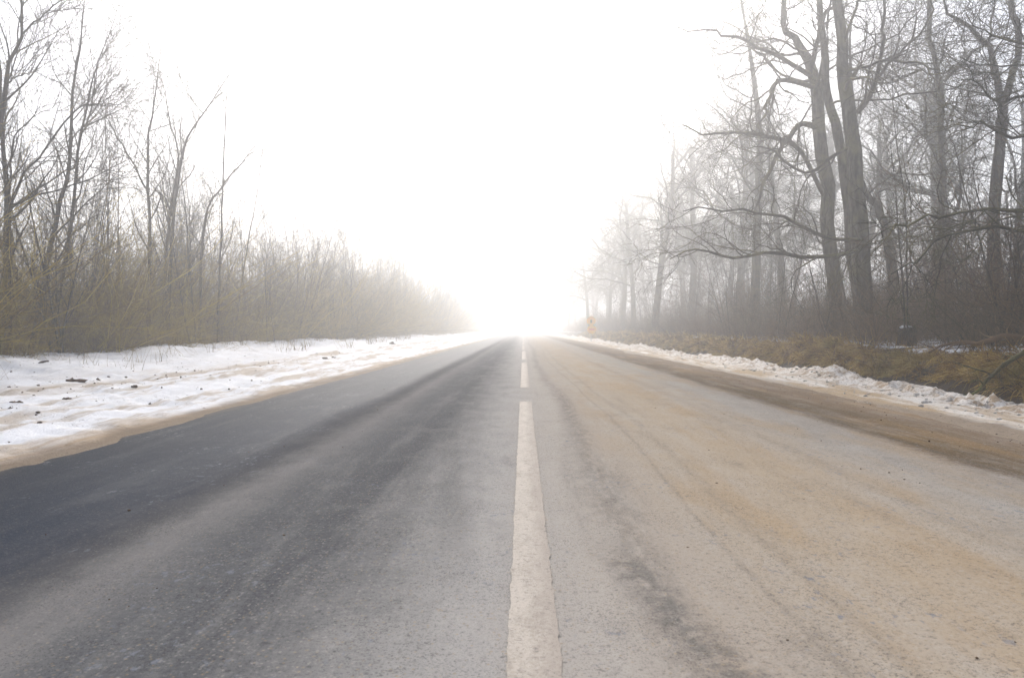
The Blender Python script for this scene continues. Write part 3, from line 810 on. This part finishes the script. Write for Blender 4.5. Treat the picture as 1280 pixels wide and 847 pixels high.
# ------------------------------------------------------------------ clods, stump, fallen branches
def lump_mesh(name, seed, sx, sy, sz, mat, rough=.35):
    import bmesh
    bm = bmesh.new(); bmesh.ops.create_icosphere(bm, subdivisions=3, radius=1)
    co = np.array([v.co[:] for v in bm.verts])
    nz = fbm(co[:, 0] * 1.6 + 5 + seed, co[:, 1] * 1.6 + co[:, 2] * 1.3, 4, seed)
    nz = nz + .4 * fbm(co[:, 2] * 4 + seed, co[:, 0] * 4 - co[:, 1] * 3, 3, seed + 5)
    for v, q in zip(bm.verts, nz):
        v.co = v.co * (1 + rough * 1.8 * float(q))
        v.co.x *= sx; v.co.y *= sy; v.co.z *= sz
    me = bpy.data.meshes.new(name); bm.to_mesh(me); bm.free(); me.materials.append(mat)
    return me

def on_left_snow(px, py):
    for Y in np.arange(6, 60, .02):
        q = W(px, py, Y)
        if q[2] <= float(snow_l(q[0], q[1])): return q
    return q
clods = [((88, 477), 22, 9, "largest red-brown clod of earth lying in the snow"),
         ((16, 503), 11, 5, "dark oval clod on the brown snow track nearest the left frame edge"),
         ((80, 500), 9, 4, "small slanting brown clod on the dirty snow track below the largest clod"),
         ((165, 485), 6, 3.5, "small dark round clod on the snow farther along the dirty track"),
         ((8, 511), 8, 4, "brown crumbly clod at the very edge of the left snow track"),
         ((185, 506), 4, 2, "tiny dark pebble-like clod on the snow closest to the asphalt"),
         ((120, 474), 5, 4, "first grey-brown lump in the row right of the largest clod"),
         ((132, 472), 6, 4, "middle grey-brown lump in the row right of the largest clod"),
         ((154, 471), 5, 3, "last grey-brown lump in the row right of the largest clod"),
         ((404, 449), 9, 3, "dark clump half sunk in the snow, left of a close pair"),
         ((416, 447), 7, 4, "dark clump half sunk in the snow, right of a close pair"),
         ((490, 430), 8, 5, "grey clump standing on the far snow ridge"),
         ((55, 453), 12, 4, "dark patch of earth showing under the left thicket edge")]
for i, ((px, py), w, h, lab) in enumerate(clods):
    q = on_left_snow(px, py)
    sc_ = q[1] / F
    o = link("soil_clod", lump_mesh("soil_clod", 600 + i, w * .5 * sc_, w * .34 * sc_, max(h * .5 * sc_, .025), M_CLOD, .6))
    o.location = (q[0], q[1] + .05, float(snow_l(q[0], q[1] + .05)) - .012); o.rotation_euler = (0, 0, rs.uniform(0, 1))
    tag(o, lab, "clod", "soil clods on the left snow")

M_CHUNK = mat_plain('dirty_snow_lumps', (.74, .67, .59), .75, .35, 9)
def chunk_field(name, x, y, z, size, mat, seed):
    r_ = np.random.default_rng(seed); n = len(x)
    t_ = (1 + 5 ** .5) / 2
    iv = norm(np.array([(-1, t_, 0), (1, t_, 0), (-1, -t_, 0), (1, -t_, 0), (0, -1, t_), (0, 1, t_), (0, -1, -t_), (0, 1, -t_), (t_, 0, -1), (t_, 0, 1), (-t_, 0, -1), (-t_, 0, 1)]))
    fi = np.array([(0, 11, 5), (0, 5, 1), (0, 1, 7), (0, 7, 10), (0, 10, 11), (1, 5, 9), (5, 11, 4), (11, 10, 2), (10, 7, 6), (7, 1, 8), (3, 9, 4), (3, 4, 2), (3, 2, 6), (3, 6, 8), (3, 8, 9), (4, 9, 5), (2, 4, 11), (6, 2, 10), (8, 6, 7), (9, 8, 1)])
    v = iv[None] * (1 + .55 * (r_.random((n, 12, 1)) - .5)) * (size[:, None] * np.stack([r_.uniform(.7, 1.4, n), r_.uniform(.7, 1.4, n), r_.uniform(.45, .9, n)], -1))[:, None]
    v = v + np.stack([x, y, z], -1)[:, None]
    f = fi[None] + (np.arange(n) * 12)[:, None, None]
    return link(name, mesh_np(name, v.reshape(-1, 3), f.reshape(-1, 3), mat, False))
rs = np.random.default_rng(91)
N = 1100
y = 4 + 60 * rs.random(N) ** 2; x = 5.75 + .42 * rs.normal(size=N)
x = np.clip(x, 4.75, 6.6); sz = .010 + .035 * rs.random(N) ** 4
tag(chunk_field("snow_chunks", x, y, snow_r(x, y) + sz * .2, sz, M_CHUNK, 1), "loose dirty lumps of ploughed snow strewn over the right bank of snow", "snow lumps", None, "stuff")
N = 900
y = 5 + 45 * rs.random(N) ** 2; x = np.where(rs.random(N) < .5, -6.2 + .5 * rs.normal(size=N), -4.3 - 3.5 * rs.random(N)); sz = .006 + .02 * rs.random(N) ** 4
tag(chunk_field("dirt_crumbs", x, y, snow_l(x, y), sz, M_CLOD, 2), "scattered brown crumbs of earth on the left snow", "dirt", None, "stuff")
N = 700
y = 2.2 + 28 * rs.random(N) ** 2; x = np.where(rs.random(N) < .6, 4.4 + .35 * rs.normal(size=N), rs.uniform(-3.6, 4.8, N)); sz = .003 + .007 * rs.random(N) ** 3
tag(chunk_field("road_grit", x, y, .0 * x - .004, sz, M_CLOD, 3), "loose dark grit lying on the dirty road", "grit", None, "stuff")

# stump with a cap of snow on the bank
st = empty("tree_stump", (9.05, 17.0, float(gz(9.05, 17.0)) - .05))
r_ = np.random.default_rng(9)
P = np.array([[[0, 0, -.05], [0, 0, .08], [.01, 0, .25], [.02, 0, .42], [.02, 0, .5], [.02, 0, .505]]])
Rr = np.array([[.27, .22, .19, .19, .175, .001]])
v, f = tubes([(P, Rr, 20)])
ang = np.arctan2(v[:, 1], v[:, 0]); v[:, :2] *= (1 + .07 * np.sin(ang * 7)[:, None] + r_.normal(size=(len(v), 1)) * .02)
link("stump_body", mesh_np("stump_body", v, f, mat_plain("rotten_bark", (.018, .016, .015), .95, .5, 16)), st)
cap = link("snow_cap", lump_mesh("snow_cap", 31, .12, .11, .035, mat_plain("clean_snow", (.84, .85, .88), .7, .05, 6), .25), st)
cap.location = (-.04, -.04, .515)
tag(st, "dark rotten stump with a cap of snow, standing on the bank", "stump")

def limb(name, rows, K, mat, twigs, seed, label, cat):
    r_ = np.random.default_rng(seed)
    q = smooth_poly(rows, K)[None]
    P, Rd = q[..., :3], q[..., 3]
    P = P + r_.normal(size=P.shape) * .012
    sets = [(P, Rd, 7)]
    s, d, L, r = spawn(r_, P, Rd, twigs, .2, .97, 25, 70, .25, .8, .5, .3)
    A, Ar = grow(r_, s, d, L, np.clip(r, .004, .014), 6, .2, .0, .3)
    s, d, L, r = spawn(r_, A, Ar, 4, .2, .97, 25, 70, .1, .3, .6, .3)
    B, Br = grow(r_, s, d, L, np.clip(r, .003, .006), 4, .2, .0, .5)
    loc = rows[0][:3]
    root = empty(name, loc)
    v, f = tubes([(P - np.array(loc), Rd, 7)]); link("branch_stem", mesh_np("branch_stem", v, f, mat), root)
    v, f = tubes([(A - np.array(loc), Ar, 4), (B - np.array(loc), Br, 3)]); link("branch_twig", mesh_np("branch_twig", v, f, mat), root)
    return tag(root, label, cat)
M_MOSS = mat_bark("mossy_bark", (.05, .045, .025), (.11, .10, .04), (.15, .15, .03), 1.0)
def bw(px, py, Y, r): return [*W(px, py, Y), r]
limb("fallen_branch", [bw(1330, 412, 9.6, .035), bw(1280, 440, 10.2, .035), bw(1250, 462, 10.6, .03), bw(1225, 486, 10.5, .022), bw(1205, 500, 10.2, .012)], 10, M_MOSS, 7, 21,
     "moss-green fallen branch slanting down the grassy bank at the right edge", "branch")
limb("fallen_branch", [bw(1330, 445, 11.5, .06), bw(1270, 420, 12, .05), bw(1230, 428, 12.4, .045), bw(1195, 428, 12.8, .03), bw(1160, 440, 13, .015)], 10, M_BROWN, 10, 22,
     "dark brushy fallen branch lying along the top of the bank", "branch")
limb("fallen_branch", [bw(1245, 440, 13.0, .03), bw(1238, 428, 13, .03), bw(1215, 427, 13.0, .025), bw(1195, 429, 13.2, .02)], 8, M_SAP, 4, 23,
     "pale bent stick propped over the snow patches of the bank", "branch")

# ------------------------------------------------------------------ road sign
def disc(name, r, th, mat, seg=28):
    a = np.arange(seg) * 2 * math.pi / seg
    v = np.concatenate([np.stack([np.cos(a) * r, np.full(seg, y_), np.sin(a) * r], -1) for y_ in (-th / 2, th / 2)])
    me = bpy.data.meshes.new(name)
    me.from_pydata(v.tolist(), [], [list(range(seg)), list(range(2 * seg - 1, seg - 1, -1))] + [[i, (i + 1) % seg, (i + 1) % seg + seg, i + seg][::-1] for i in range(seg)])
    me.materials.append(mat); me.update(); return me
def box(name, sx, sy, sz, mat):
    v = [(x * sx / 2, y_ * sy / 2, z * sz / 2) for z in (-1, 1) for y_ in (-1, 1) for x in (-1, 1)]
    me = bpy.data.meshes.new(name)
    me.from_pydata(v, [], [(0, 2, 3, 1), (4, 5, 7, 6), (0, 1, 5, 4), (2, 6, 7, 3), (0, 4, 6, 2), (1, 3, 7, 5)])
    me.materials.append(mat); me.update(); return me
YS = 58.0
base = W(739, 412, YS)
bx = base[0]
gzs = float(gz(bx, YS))
sgn = empty("road_sign", (bx, YS, gzs))
M_Y = mat_plain("yellow_sheeting", (.98, .50, .002), .5, 0, 5)
M_G = mat_plain("olive_symbol", (.34, .22, .02), .6, 0, 5)
M_O = mat_plain("orange_symbol", (.85, .22, .01), .6, 0, 5)
M_S = mat_plain("galvanised_post", (.35, .36, .37), .45, 0, 9)
v, f = tubes([(np.array([[[0, .05, -.2], [0, .05, 1.0], [0, .05, EYE - gzs + (412 - 394) / F * YS]]]), np.array([[.03, .03, .03]]), 10)])
link("post", mesh_np("post", v, f, M_S), sgn)
for k, py in enumerate((401.0, 411.6)):
    z = EYE - (py - VY) / F * YS - gzs
    dk = link("sign_disc", disc("sign_disc", .37, .03, M_Y), sgn); dk.location = (0 if k == 0 else .04, 0, z)
    if k == 0:
        s_ = link("symbol", box("symbol", .16, .012, .26, M_G), dk); s_.location = (0, -.0225, -.03)
    else:
        s_ = link("symbol", box("symbol", .46, .012, .11, M_O), dk); s_.location = (0, -.0225, 0)
tag(sgn, "two yellow round signs one above the other on a post in the fog", "road sign")

# ------------------------------------------------------------------ haze
hz = bpy.data.materials.new("fog"); hz.use_nodes = True
ht = hz.node_tree
ht.nodes.remove(ht.nodes["Principled BSDF"])
pv = ht.nodes.new("ShaderNodeVolumePrincipled")
pv.inputs["Color"].default_value = (.952, .962, .978, 1)
pv.inputs["Density"].default_value = HAZE_DENSITY
pv.inputs["Anisotropy"].default_value = HAZE_ANISO
ht.links.new(pv.outputs[0], ht.nodes["Material Output"].inputs["Volume"])
hb = link("haze", box("haze", 840, 560, 31.1, hz))
hb.location = (0, 170, 14.45)
tag(hb, kind='stuff')
